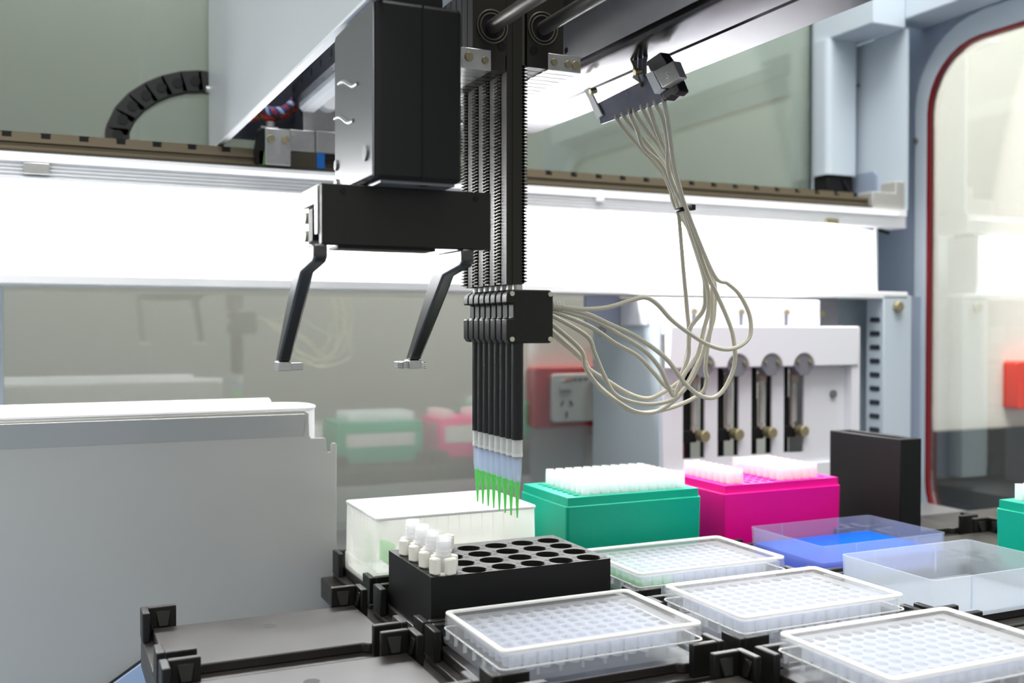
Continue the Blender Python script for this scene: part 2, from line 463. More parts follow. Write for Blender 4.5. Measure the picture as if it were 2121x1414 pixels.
# one nest: base plate + four corner posts
def corner_post(sx, sy):
    """L-shaped locating post with a lead-in pocket; sx, sy point outwards"""
    m = MB()
    w, d = .0674*sx, .0462*sy
    def bx(xa, xb, ya, yb, za, zb):
        xa, xb = sorted((xa, xb)); ya, yb = sorted((ya, yb)); m.box(xa, xb, ya, yb, za, zb)
    # outer walls
    bx(w, w+.0045*sx, d-.013*sy, d+.0045*sy, -.010, .0085)
    bx(w-.017*sx, w, d, d+.0045*sy, -.010, .0085)
    # lead-in wedges that thin towards the top
    x0, x1 = sorted((w-.014*sx, w-.004*sx))
    yb, yt = d, d-.0028*sy
    m.add([(x0, yb, .006), (x1, yb, .006), (x0+.002, yt, -.0038), (x1-.002, yt, -.0038), (x0+.002, yb, -.0038), (x1-.002, yb, -.0038)],
          [(0, 1, 3, 2), (0, 2, 4), (1, 5, 3), (2, 3, 5, 4), (0, 4, 5, 1)])
    y0, y1 = sorted((d-.011*sy, d-.003*sy))
    xb, xt = w, w-.0028*sx
    m.add([(xb, y0, .006), (xb, y1, .006), (xt, y0+.002, -.0038), (xt, y1-.002, -.0038), (xb, y0+.002, -.0038), (xb, y1-.002, -.0038)],
          [(0, 1, 3, 2), (0, 2, 4), (1, 5, 3), (2, 3, 5, 4), (0, 4, 5, 1)])
    return m
nest_base = MB()
nest_base.prism([(-.0655, -.0425), (-.050, -.0425), (-.047, -.0395), (.047, -.0395), (.050, -.0425), (.0655, -.0425),
                 (.0655, .0445), (-.0655, .0445)], 'z', -.010, -.0042)
nest_base.box(-.0715, .0715, -.0510, .0510, -.0136, -.010)
proto = thing('plate_nest', '', 'plate nest', (0, 0, 0), 'black plate nests on the deck')
obj('nest_plate', nest_base, 'deck_black', proto, local=True, bevel=.0008)
obj('locating_hole', MB().cyl((.003, .019, -.0043), (.003, .019, -.00415), .0045, n=20), 'deep_black', proto, local=True)
for sx in (-1, 1):
    for sy in (-1, 1):
        obj('corner_post', corner_post(sx, sy), 'nest_black', proto, local=True, bevel=.0007)
nest_labels = {
    (-1, 2): 'empty black plate nest with a small hole beside the pale bin',
    (-1, 1): 'empty black plate nest in front of the one with the small hole',
    (-1, 0): 'empty black nest at the near left corner of the deck',
    (0, 0): 'empty black nest in front of the lidded plate by the tube rack',
    (0, 1): 'black nest under the lidded plate in front of the tube rack',
    (0, 2): 'black nest under the black tube rack',
    (0, 3): 'black nest under the white deep well block',
    (1, 0): 'black nest under the lidded plate nearest the viewer',
    (1, 1): 'black nest under the lidded plate in the middle of the deck',
    (1, 2): 'black nest under the lidded plate in front of the big green tip rack',
    (1, 3): 'black nest under the big green tip rack',
    (2, 0): 'empty black nest in front of the frosted empty trough',
    (2, 1): 'black nest under the frosted empty trough',
    (2, 2): 'black nest under the trough of blue liquid',
    (2, 3): 'black nest under the pink tip rack',
    (3, 1): 'black nest under the green tip rack cut by the frame',
    (3, 2): 'empty black nest between the blue trough and the side opening',
    (3, 3): 'black nest in front of the tall black slotted box',
}
shift = {(0, 1): (-.0012, .0028), (0, 2): (-.0010, -.0046), (0, 3): (.0015, .0009), (1, 0): (-.0008, -.0010), (1, 1): (-.0004, .0016),
         (1, 2): (.0008, .0046), (1, 3): (.0016, -.0004), (2, 1): (-.0027, .0007), (2, 2): (.0025, -.0022), (2, 3): (-.001, -.0006)}
first = True
for (i, j), lab in nest_labels.items():
    o = proto if first else copy_tree(proto)
    first = False
    x, y = cell(i, j)
    dx, dy = shift.get((i, j), (0, 0))
    o.location = (x+dx, y+dy, 0); o['label'] = lab

# ---------------------------------------------------------------- tip racks
def tip_mesh(name, mat, collar=.0125):
    """hollow pipette tip hanging in its hole, z=0 at the rack top"""
    p = [(.0034, 0), (.0034, collar), (.0029, collar), (.0027, collar-.006), (.0024, -.012), (.0006, -.044), (.0010, -.044), (.0027, -.012), (.0028, 0)]
    m = MB().lathe(p, n=14, close=True)
    for a in range(7):
        t_ = 2*PI*a/7; c, s_ = math.cos(t_), math.sin(t_)
        m.add([(.0033*c-.0003*s_, .0033*s_+.0003*c, 0), (.0033*c+.0003*s_, .0033*s_-.0003*c, 0), (.0037*c, .0037*s_, 0),
               (.0033*c-.0003*s_, .0033*s_+.0003*c, collar*.8), (.0033*c+.0003*s_, .0033*s_-.0003*c, collar*.8), (.0037*c, .0037*s_, collar*.8)],
              [(0, 2, 5, 3), (2, 1, 4, 5), (3, 5, 4)])
    return obj(name, m, mat)

def tip_rack(cx, cy, mat, label, z1=.0523, zl=.0458):
    t = thing('tip_rack', label, 'tip rack', (cx, cy, -.0042))
    L, W = .1225, .0805
    x0, x1, y0, y1 = cx-L/2, cx+L/2, cy-W/2, cy+W/2
    body = MB()
    lo = rrect(x0-.0012, x1+.0012, y0-.0012, y1+.0012, .003); hi = rrect(x0-.0020, x1+.0020, y0-.0020, y1+.0020, .003)
    n = len(lo)
    inner_ = rrect(x0+.0005, x1-.0005, y0+.0005, y1-.0005, .0022)
    body.add([(x, y, -.0041) for x, y in lo]+[(x, y, zl) for x, y in hi]+[(x, y, zl) for x, y in inner_]+[(x, y, -.0041) for x, y in inner_],
             [(i, (i+1) % n, n+(i+1) % n, n+i) for i in range(n)]+[(n+i, n+(i+1) % n, 2*n+(i+1) % n, 2*n+i) for i in range(n)] +
             [(2*n+i, 2*n+(i+1) % n, 3*n+(i+1) % n, 3*n+i) for i in range(n)]+[(3*n+i, 3*n+(i+1) % n, (i+1) % n, i) for i in range(n)])
    obj('rack_body', body, mat, t, bevel=.0006)
    tray = MB()
    hx, hy = cx-.0495, cy-.0315
    tray.holes(x0, x1, y0, y1, z1, 12, 8, hx, hy, .009, .009, .0029, .004, n=12, bottom=False)
    tray.add([(x0, y0, zl-.001), (x1, y0, zl-.001), (x1, y1, zl-.001), (x0, y1, zl-.001), (x0, y0, z1), (x1, y0, z1), (x1, y1, z1), (x0, y1, z1)],
             [(0, 1, 5, 4), (1, 2, 6, 5), (2, 3, 7, 6), (3, 0, 4, 7)])
    obj('tip_tray', tray, mat, t)
    return t, hx, hy

gx, gy = cell(1, 3); gy -= .0004
gx += .0006
grk, hx, hy = tip_rack(gx+.001, gy, 'green_plastic', 'bright green tip rack with one empty column, beside the white block')
obj('paper_label', MB().box(gx-.049, gx+.051, gy+.0416, gy+.0421, .018, .043), 'paper_white', grk)
tproto = tip_mesh('pipette_tip', 'tip_clear')
tag(tproto, 'clear pipette tip standing in the big green rack', 'pipette tip', 'clear tips in the big green rack')
first = True
for c in range(1, 12):
    for r in range(8):
        o = tproto if first else tproto.copy()
        if not first: COL.objects.link(o)
        first = False
        o.location = (hx+.009*c, hy+.009*r, .0523)
px_, py_ = cell(2, 3)
pr, hx, hy = tip_rack(px_-.001, py_-.0006, 'pink_plastic', 'magenta pink tip rack with two blocks of tips, in front of the white pump')
obj('paper_label', MB().box(px_-.054, px_+.046, py_+.0412, py_+.0417, .018, .043), 'paper_white', pr)
obj('tape_strip', MB().box(px_-.0648, px_-.0643, py_+.010, py_+.026, .028, .0462), 'tape', pr)
p2 = tip_mesh('pipette_tip', 'tip_rose')
tag(p2, 'pinkish clear pipette tip standing in the magenta rack', 'pipette tip', 'clear tips in the magenta rack')
first = True
for c in (0, 1, 6, 7, 8, 9, 10):
    for r in range(8):
        o = p2 if first else p2.copy()
        if not first: COL.objects.link(o)
        first = False
        o.location = (hx+.009*c, hy+.009*r, .0523)
qx, qy = cell(3, 1)
_, hx, hy = tip_rack(qx, qy, 'green_plastic', 'green tip rack cut off by the frame, near the side opening')
p3 = tip_mesh('pipette_tip', 'tip_clear')
tag(p3, 'clear pipette tip in the green rack cut off by the frame', 'pipette tip', 'clear tips in the cut off green rack')
first = True
for c in range(0, 3):
    for r in range(8):
        o = p3 if first else p3.copy()
        if not first: COL.objects.link(o)
        first = False
        o.location = (hx+.009*c, hy+.009*r, .0523)

# ---------------------------------------------------------------- deep well block
wx, wy = cell(0, 3); wx += .0015; wy += .0009
t = thing('deep_well_block', 'tall translucent white deep well block left of the green tip rack', 'well block', (wx, wy, -.0042))
x0, x1, y0, y1, z1 = wx-.0632, wx+.0632, wy-.0422, wy+.0422, .0487
sk = MB()
for (a, za, b, zb) in ((.0006, .0085, 0, .0475),):
    lo = rrect(x0+a*-1, x1+a, y0-a, y1+a, .004); hi = rrect(x0+b, x1-b, y0+b, y1-b, .004); n = len(lo)
    sk.add([(x, y, za) for x, y in lo]+[(x, y, zb) for x, y in hi], [(i, (i+1) % n, n+(i+1) % n, n+i) for i in range(n)])
for k in range(11):
    xx = wx-.045+.009*k
    sk.box(xx-.00025, xx+.00025, y0-.0002, y0+.0005, .009, .046)
for k in range(7):
    yy = wy-.027+.009*k
    sk.box(x0-.0002, x0+.0005, yy-.00025, yy+.00025, .009, .046)
obj('side_wall', sk, 'block_clear', t)
obj('top_rim', MB().ring(rrect(x0-.0008, x1+.0008, y0-.0008, y1+.0008, .0045), rrect(x0+.003, x1-.003, y0+.003, y1-.003, .003), .0465, z1), 'lip_white', t, bevel=.0005)
wl = MB()
wl.holes(x0+.003, x1-.003, y0+.003, y1-.003, z1-.0006, 12, 8, wx-.0495, wy-.0315, .009, .009, .0041, .0050, n=8, square=True, taper=.85)
obj('well_grid', wl, 'block_clear', t, smooth=0)
obj('block_floor', MB().box(x0+.001, x1-.001, y0+.001, y1-.001, -.0035, -.0025), 'lip_white', t)
obj('seal_film', MB().prism(rrect(x0+.0032, x1-.0032, y0+.0032, y1-.0032, .003), 'z', z1-.0005, z1-.0003), 'film', t)
obj('foot_skirt', MB().ring(rrect(x0-.0012, x1+.0012, y0-.0012, y1+.0012, .004), rrect(x0+.001, x1-.001, y0+.001, y1-.001, .003), -.0041, .0088), 'block_clear', t, bevel=.0006)
lq = MB()
for r in range(3):
    lq.cyl((wx-.0495, wy-.0315+.009*r, .012), (wx-.0495, wy-.0315+.009*r, .026), .0034, n=8)
obj('green_liquid', lq, 'green_liquid', t)

# ---------------------------------------------------------------- black tube rack
rx, ry = cell(0, 2); rx -= .0010; ry -= .0046+.0
z1 = .0325
t = thing('tube_rack', 'black tube rack with rows of round empty holes', 'tube rack', (rx, ry, -.0042))
x0, x1, y0, y1 = rx-.0632, rx+.0632, ry-.042, ry+.042
tx0, ty0, tpx, tpy = rx-.0517, ry-.0335, .0206, .0197
top = MB().holes(x0, x1, y0, y1, z1, 6, 4, tx0, ty0, tpx, tpy, .0084, .030, n=24)
obj('top_plate', top, 'black_metal', t, smooth=30)
side = MB()
ou = [(x0, y0), (x1, y0), (x1, y1), (x0, y1)]
side.add([(x, y, -.0041) for x, y in ou]+[(x, y, z1) for x, y in ou], [(0, 1, 5, 4), (1, 2, 6, 5), (2, 3, 7, 6), (3, 0, 4, 7), (0, 3, 2, 1)])
obj('rack_side', side, 'matte_black', t)
nt_ = MB()
for i in range(6):
    for j in range(4):
        cx, cy = tx0+tpx*i, ty0+tpy*j
        nt_.cyl((cx+.0084, cy-.0042, z1+.00005), (cx+.0084, cy-.0042, z1+.0001), .0024, n=12)
        nt_.cyl((cx-.0086, cy+.0034, z1+.00005), (cx-.0086, cy+.0034, z1+.0001), .0018, n=12)
obj('key_notch', nt_, 'deep_black', t, smooth=0)

def adaptor_mesh():
    m = MB()
    m.lathe([(.0052, -.016), (.0070, -.016), (.0070, .0015), (.0052, .0015)], n=20, close=True)
    for a in (200, 285, 20, 110):
        t_ = math.radians(a); c, s_ = math.cos(t_), math.sin(t_)
        poly = []
        for px2, py2 in rrect(.0044, .0096, -.0037, .0037, .0018, 4):
            poly.append((c*px2-s_*py2, s_*px2+c*py2))
        m.prism(poly, 'z', .0002, .0105)
    return m
ad = obj('tube_adaptor', adaptor_mesh(), 'adaptor_white', bevel=.0009)
tub = [(.0047, .0), (.0049, .006), (.0049, .021), (.0043, .021), (.0041, .0), (.0041, -.016), (.0022, -.026), (.0030, -.027), (.0047, -.016)]
tbm = MB().lathe(tub, n=24, close=True)
for k in range(4):
    tbm.lathe([(.0048, .009+.0027*k), (.0053, .0096+.0027*k), (.0048, .0102+.0027*k)], n=24)
order = ['nearest', 'second nearest', 'second farthest', 'farthest']
tube0 = obj('sample_tube', tbm, 'tube_clear')
for j in range(4):
    a = ad if j == 0 else ad.copy()
    b = tube0 if j == 0 else tube0.copy()
    if j: COL.objects.link(a); COL.objects.link(b)
    a.location = (tx0, ty0+tpy*j, z1); b.location = (tx0, ty0+tpy*j, z1+.002)
    tag(a, 'white lobed adaptor around the %s clear tube in the black rack' % order[j], 'tube adaptor', 'white adaptors in the black rack')
    tag(b, '%s clear open tube of the row standing in the black rack' % order[j], 'tube', 'clear tubes in the black rack')
a = ad.copy(); COL.objects.link(a); a.location = (tx0+tpx, ty0+tpy*3, z1)
tag(a, 'white lobed adaptor without a tube, behind the row of clear tubes', 'tube adaptor', 'white adaptors in the black rack')

# ---------------------------------------------------------------- lidded microplates
def microplate_parts():
    m = MB()
    L, W = .0630, .0418
    lo = rrect(-L, L, -W, W, .003); n = len(lo); hi = rrect(-L+.0016, L-.0016, -W+.0016, W-.0016, .003)
    # skirt, step, upper wall
    prof_ = [(lo, 0), (lo, .0026), (hi, .0030), (hi, .0140)]
    vs = []; fs = []
    for k, (pl, z) in enumerate(prof_):
        vs += [(x, y, z) for x, y in pl]
        if k: fs += [((k-1)*n+i, (k-1)*n+(i+1) % n, k*n+(i+1) % n, k*n+i) for i in range(n)]
    m.add(vs, fs)
    for k in range(9):
        xx = -.054+.0135*k
        m.box(xx-.0004, xx+.0004, -W-.0006, -W+.0016, .0028, .0085); m.box(xx-.0004, xx+.0004, W-.0016, W+.0006, .0028, .0085)
    for k in range(6):
        yy = -.034+.0136*k
        m.box(-L-.0006, -L+.0016, yy-.0004, yy+.0004, .0028, .0085); m.box(L-.0016, L+.0006, yy-.0004, yy+.0004, .0028, .0085)
    g = MB().holes(-L+.0016, L-.0016, -W+.0016, W-.0016, .0140, 12, 8, -.0495, -.0315, .009, .009, .0034, .0108, n=16, taper=.94)
    ld = MB()
    A, B = .0637, .0425
    lo = rrect(-A, A, -B, B, .0042)
    n = len(lo)
    hi = rrect(-A+.0005, A-.0005, -B+.0005, B-.0005, .0040)
    vs = [(x, y, .0075) for x, y in lo]+[(x, y, .0172) for x, y in hi]
    ld.add(vs, [(i, (i+1) % n, n+(i+1) % n, n+i) for i in range(n)])
    tp = MB(); inn = rrect(-A+.0040, A-.0040, -B+.0040, B-.0040, .003)
    tp.add([(x, y, .0160) for x, y in inn], [tuple(range(n))])
    rim = MB().ring(hi, rrect(-A+.0036, A-.0036, -B+.0036, B-.0036, .003), .0158, .0176)
    edge = MB().ring(rrect(-A-.0002, A+.0002, -B-.0002, B+.0002, .0043), rrect(-A+.0007, A-.0007, -B+.0007, B-.0007, .0036), .0074, .0080)
    return m, g, ld, tp, rim, edge
mm, g, ld, tp, rim, edge = microplate_parts()
mp = thing('microplate', '', 'microplate', (0, 0, 0), 'clear microplates under lids')
obj('plate_frame', mm, 'plate_clear', mp, local=True)
obj('well_grid', g, 'well_clear', mp, local=True, smooth=30)
lp = thing('microplate_cover', '', 'plate lid', (0, 0, 0), 'clear lids on the microplates')
obj('lid_skirt', ld, 'lid_clear', lp, local=True)
obj('lid_top', tp, 'lid_clear', lp, local=True, smooth=0)
obj('lid_rim', rim, 'lid_rim', lp, local=True, bevel=.0006)
obj('lid_edge', edge, 'lid_rim', lp, local=True)
plates = [((0, 1), (-.0012, .0028), 'in front of the black tube rack'),
          ((1, 1), (-.0004, .0016), 'mid-deck before the frosted trough'),
          ((1, 0), (-.0008, -.0010), 'nearest the viewer at the lower right'),
          ((1, 2), (.0008, .0046), 'in front of the big green tip rack')]
for k, ((i, j), (dx, dy), where) in enumerate(plates):
    x, y = cell(i, j)
    p = mp if k == 0 else copy_tree(mp)
    l = lp if k == 0 else copy_tree(lp)
    p.location = (x+dx-.0008, y+dy, -.0002); l.location = (x+dx+.0004, y+dy, 0)
    p['label'] = 'clear 96-well plate under its lid, '+where
    l['label'] = 'clear rimmed lid on the plate '+where
    WL[p.name] = Vector(p.location)
    if j == 2:
        lq = MB()
        for r in range(8):
            for c in (0, 1, 2):
                lq.cyl((-.0495+.009*c, -.0315+.009*r, .0036), (-.0495+.009*c, -.0315+.009*r, .0066), .0030, n=12)
        p['label'] = 'clear 96-well plate with green liquid in some wells, by the green rack'
        obj('green_liquid', lq, 'green_liquid', p, local=True)

# ---------------------------------------------------------------- troughs
def trough(i, j, dx, dy, mat, label, z1, liquid=None):
    cx, cy = cell(i, j); cx += dx; cy += dy
    t = thing('reagent_trough', label, 'trough', (cx, cy, -.0042))
    A, B = .0636, .0425
    m = MB()
    lo = rrect(cx-A+.0012, cx+A-.0012, cy-B+.0012, cy+B-.0012, .004); hi = rrect(cx-A, cx+A, cy-B, cy+B, .0045); n = len(lo)
    hin = rrect(cx-A+.0013, cx+A-.0013, cy-B+.0013, cy+B-.0013, .0035); lin_ = rrect(cx-A+.0026, cx+A-.0026, cy-B+.0026, cy+B-.0026, .003)
    vs = []; fs = []
    seq = [(lo, -.0041), (hi, z1), (hin, z1), (lin_, -.0022)]
    for k, (pl, z) in enumerate(seq):
        vs += [(x, y, z) for x, y in pl]
        if k: fs += [((k-1)*n+q, (k-1)*n+(q+1) % n, k*n+(q+1) % n, k*n+q) for q in range(n)]
    fs += [tuple(range(3*n, 4*n)), tuple(range(n))]
    m.add(vs, fs)
    obj('tray_wall', m, mat, t)
    rb = MB()
    for xx in (cx-.030, cx+.030):
        for yy in (cy-B, cy+B):
            rb.box(xx-.0004, xx+.0004, yy-.0006, yy+.0006, .002, z1-.0004)
    obj('wall_rib', rb, mat, t)
    if liquid:
        lo2 = rrect(cx-A+.0027, cx+A-.0027, cy-B+.0027, cy+B-.0027, .003)
        obj('liquid', MB().prism(lo2, 'z', -.0020, .0105), liquid, t)
    return t
trough(2, 2, .0025, -.0022, 'trough_blue_clear', 'clear trough half filled with bright blue liquid', .0236, 'blue_liquid')
trough(2, 1, -.0027, .0007, 'trough_frost', 'frosted empty trough in front of the blue liquid trough', .0236)

# ---------------------------------------------------------------- tall black slotted box + loose black block
t = thing('slotted_box', 'tall narrow black box with a slot in its top by the corner', 'box', (.72, .74, -.0042))
bx = MB()
o_ = [(.7095, .694), (.7355, .694), (.7355, .786), (.7095, .786)]; i_ = [(.7155, .702), (.7300, .702), (.7300, .780), (.7155, .780)]
bx.ring(o_, i_, -.0041, .084)
obj('box_wall', bx, 'matte_black', t, bevel=.0008)
obj('box_floor', MB().box(.7155, .7300, .702, .780, -.0041, .02), 'deep_black', t)

# ---------------------------------------------------------------- waste bin at the left
t = thing('waste_bin', 'big pale grey bin with a bright white inner tray, left of the deck', 'bin', (0, .84, -.13))
fp = [(-.26, -.1298), (.012, -.110), (.030, -.0875), (.0795, -.056), (.2162, -.056), (.2162, .0905), (.2152, .0918), (.2128, .0918), (.2118, .0905), (.2118, .0848),
      (.2082, .0848), (.2074, .0955), (.2065, .0965), (.1955, .0965), (.1940, .0985), (.1935, .1165), (.1895, .1193), (-.26, .1165)]
obj('front_panel', MB().prism(fp, 'y', .8095, .8125), 'bin_grey', t, bevel=.0006)
obj('top_fold', MB().prism([(.8094, .0985), (.8050, .1165), (.8058, .1167), (.8094, .102)], 'x', -.26, .1890), 'bin_grey', t)
obj('back_panel', MB().prism([(-.26, -.13), (.2, -.13), (.2, .1165), (.19, .1193), (-.26, .1165)], 'y', .8785, .8815), 'bin_grey', t, bevel=.0006)
tr = MB()
A = rrect(-.26, .2045, .8128, .8780, .026, 8); B = rrect(-.2580, .2020, .8150, .8758, .024, 8); C_ = rrect(-.2600, .2055, .8120, .8785, .027, 8)
tr.ring(A, B, .05, .119)
obj('inner_tray', tr, 'lip_white', t)
obj('tray_rim', MB().ring(C_, B, .119, .1212), 'lip_white', t, bevel=.0005)
obj('tray_floor', MB().prism(rrect(-.2580, .2020, .8150, .8758, .024, 8), 'z', .05, .053), 'lip_white', t)
obj('splash_lip', MB().prism([(-.26, .1055), (.171, .1055), (.171, .1252), (.1690, .1275), (-.26, .1275)], 'y', .8455, .8475), 'lip_white', t, bevel=.0006)
obj('bin_foot', MB().box(-.26, .20, .8126, .8784, -.13, -.126), 'bin_grey', t)

# ---------------------------------------------------------------- syringe pump unit
t = thing('syringe_pump_unit', 'white pump unit with four syringe bays beneath the light box', 'pump', (.73, .95, -.03))
x0, x1 = .603, .866
holesx = [.6415, .6870, .7330, .7785]
fpm = MB()
# front sheet pieces between the bays
zb, zt = .043, .142
edges = [x0]
for hx_ in holesx: edges += [hx_-.0135, hx_+.0155]
edges.append(x1-.012)
for k in range(0, len(edges), 2): fpm.box(edges[k], edges[k+1], .922, .925, zb, zt)
fpm.box(x0, x1-.012, .922, .925, .03, zb)
fpm.box(x0, x1, .918, .925, -.0298, .0302)
obj('front_sheet', fpm, 'pump_white', t)
hood = MB()
# hood front with arched mouths: polygon with half-round cutouts
hp = [(x0, .1875), (x1-.003, .1875), (x1-.003, .142)]
for hx_ in reversed(holesx):
    cxx = hx_+.004; rr = .0145
    hp += [(cxx+rr, .142)]
    for a in range(1, 12): hp.append((cxx+rr*math.cos(PI*a/12), .142+rr*math.sin(PI*a/12)))
    hp += [(cxx-rr, .142)]
hp += [(x0, .142)]
hood.prism(hp, 'y', .908, .9205)
obj('hood', hood, 'pump_white', t, bevel=.0015)
obj('hood_top', MB().box(x0-.001, x1-.002, .9206, 1.02, .178, .1875), 'pump_white', t, bevel=.001)
obj('side_sheet', MB().box(x0-.003, x0, .925, 1.07, -.0298, .190), 'blue_paint', t)['label'] = 'pale blue side sheet'
obj('end_sheet', MB().box(x1-.012, x1, .910, 1.02, -.0298, .187), 'pump_white', t)
obj('rear_cover', MB().box(x0-.006, .838, .945, 1.02, .1875, .2185), 'pump_white', t, bevel=.002)
for xx in (.6575, .722, .7865):
    obj('latch_slot', MB().prism(rrect(xx-.0022, xx+.0022, .188, .2065, .002), 'y', .9440, .9455), 'pump_grey', t)
    obj('latch_pin', MB().cyl((xx, .9415, .2035), (xx, .9455, .2035), .003, n=10), 'brass', t)
obj('side_bracket', MB().box(x0-.052, x0-.008, 1.0, 1.004, .187, .2215), 'slate_paint', t)
obj('bracket_pin', MB().cyl((x0-.03, 1.0, .176), (x0-.03, 1.0, .188), .004, n=10), 'lead_grey', t)
obj('lock_screw', MB().cyl((.836, .919, .109), (.836, .923, .109), .0045, n=14), 'lead_grey', t)
obj('corner_bracket', MB().box(.845, .90, .985, 1.02, .187, .2215), 'pump_grey', t)
obj('bracket_screw', MB().cyl((.874, .982, .203), (.874, .986, .203), .004, n=12), 'brass', t)
for n_, hx_ in enumerate(holesx):
    bay = obj('syringe_bay', MB().box(hx_-.0138, hx_+.0158, .95, .954, .040, .160), 'pump_dark', t)
    mb = MB(); cxx = hx_+.004
    poly = [(cxx-.0125, .149), (cxx-.012, .142), (cxx-.004, .1335), (cxx+.006, .1335), (cxx+.012, .141), (cxx+.0132, .148)]
    for a in range(0, 13): poly.append((cxx+.0135*math.cos(PI*a/12), .149+.0075*math.sin(PI*a/12)))
    poly = [(cxx-.0136, .1500), (cxx-.0128, .1415), (cxx-.005, .1325), (cxx+.006, .1325), (cxx+.0125, .1400), (cxx+.0140, .1500)]
    for a in range(1, 12): poly.append((cxx+.0138*math.cos(PI*a/12), .1490+.0072*math.sin(PI*a/12)))
    obj('valve_plate', MB().prism(poly, 'y', .9095, .9225), 'pump_grey', bay)
    obj('valve_screw', MB().cyl((cxx+.0085, .907, .1475), (cxx+.0085, .9097, .1475), .0023, n=10), 'brass', bay)
    obj('valve_screw', MB().cyl((cxx-.0088, .907, .1475), (cxx-.0088, .9097, .1475), .0018, n=10), 'brass', bay)
    obj('syringe_fitting', MB().cyl((hx_+.007, .930, .124), (hx_+.007, .930, .134), .0052, n=14), 'tan_plunger', bay)
    obj('syringe_barrel', MB().cyl((hx_+.007, .930, .078), (hx_+.007, .930, .124), .0040, n=14), 'syringe_glass', bay)
    obj('plunger', MB().cyl((hx_+.0055, .930, .071), (hx_+.0055, .930, .1185), .0026, n=12), 'tan_plunger', bay)
    obj('plunger_seal', MB().cyl((hx_+.007, .930, .116), (hx_+.007, .930, .121), .0037, n=12), 'socket_white', bay)
    obj('carriage', MB().box(hx_-.0135, hx_+.003, .932, .95, .066, .106), 'matte_black', bay, bevel=.001)
    obj('carriage_arm', MB().box(hx_-.008, hx_+.009, .928, .95, .060, .0735), 'matte_black', bay, bevel=.001)
    obj('thumb_screw', MB().cyl((hx_+.013, .9165, .0675), (hx_+.013, .930, .0675), .0062, n=18), 'brass', bay, bevel=.001)
    obj('lead_screw', MB().cyl((hx_-.009, .944, .042), (hx_-.009, .944, .066), .0032, n=12), 'khaki_gear', bay)
    obj('guide_rod', MB().cyl((hx_+.0018, .944, .042), (hx_+.0018, .944, .062), .0014, n=10), 'pink_stripe', bay)

# ---------------------------------------------------------------- gantry arm (moves along the rear rail)
t = thing('gantry_arm', 'overhead gantry arm with frosted side panel and polished beam', 'gantry', (.25, .98, .337))
pl = MB().prism([(1.066, .70), (1.066, .3705), (1.058, .3615), (1.054, .3505), (1.048, .3505), (1.044, .3605), (.30, .3535), (.30, .70)], 'x', .1535, .1560)
obj('side_panel', pl, 'frosted_panel', t)
obj('panel_edge', MB().prism([(1.044, .3612), (1.044, .3600), (.30, .3518), (.30, .3540)], 'x', .1525, .1585), 'white_paint', t)
for z in (.425, .520):
    obj('panel_screw', MB().cyl((.1505, 1.064, z), (.1535, 1.064, z), .0035, n=12), 'steel', t)
# inner rail with holes and pale profile under it
obj('arm_rail', MB().box(.214, .222, .42, .96, .398, .4135), 'sheet_steel', t)
hm = MB()
for k in range(15):
    yy = .952-.034*k
    hm.prism([(yy-.0028*math.cos(a), .4085+.0038*math.sin(a)) for a in [2*PI*q/12 for q in range(12)]], 'x', .2137, .2141)
obj('rail_hole', hm, 'deep_black', t)
obj('rail_profile', MB().prism([(.222, .398), (.222, .3935), (.225, .3905), (.236, .3905), (.236, .398)], 'y', .42, .965), 'white_paint', t)
obj('arm_end', MB().box(.1575, .30, 1.003, 1.006, .367, .60), 'navy', t)
obj('inner_wall', MB().box(.232, .234, .42, 1.01, .398, .60), 'navy', t)
cp = MB()
cp.box(.229, .32, .978, .984, .375, .42)
obj('carriage_plate', cp, 'steel', t, bevel=.0008)
obj('roller', MB().cyl((.252, .962, .4065), (.252, .978, .4065), .0125, n=24), 'white_paint', t, bevel=.001)
blk = MB().box(.191, .215, .970, .9797, .3388, .3735)
obj('carriage_block', blk, 'steel', t, bevel=.0008)
obj('carriage_block', MB().box(.2152, .2395, .974, .995, .3538, .3745).box(.2403, .32, .974, .995, .3538, .3752), 'steel', t, bevel=.0006)
obj('bearing', MB().box(.2152, .241, .9735, .9797, .3387, .3537), 'rail_dark', t)
obj('blue_scraper', MB().box(.241, .2485, .9730, .9797, .3388, .3537), 'blue_plastic', t)
obj('bearing', MB().box(.2486, .275, .9735, .9797, .347, .3537), 'matte_black', t)
obj('sensor_board', MB().box(.186, .1909, .9735, .9797, .339, .352), 'sensor_green', t)
obj('sensor_arm', MB().prism([(.190, .374), (.184, .3655), (.1815, .352), (.1835, .3392), (.1895, .3392), (.1905, .352)], 'y', .9735, .9797), 'matte_black', t)
for xx in (.1962, .2098):
    obj('cap_screw', MB().cyl((xx, .9675, .3632), (xx, .9705, .3632), .0036, n=16), 'brass', t, bevel=.0005)
obj('clamp_plate', MB().box(.188, .204, .974, .995, .3735, .3755), 'steel', t)
obj('nut', MB().cyl((.1985, .983, .3755), (.1985, .983, .3815), .004, n=14), 'steel', t)
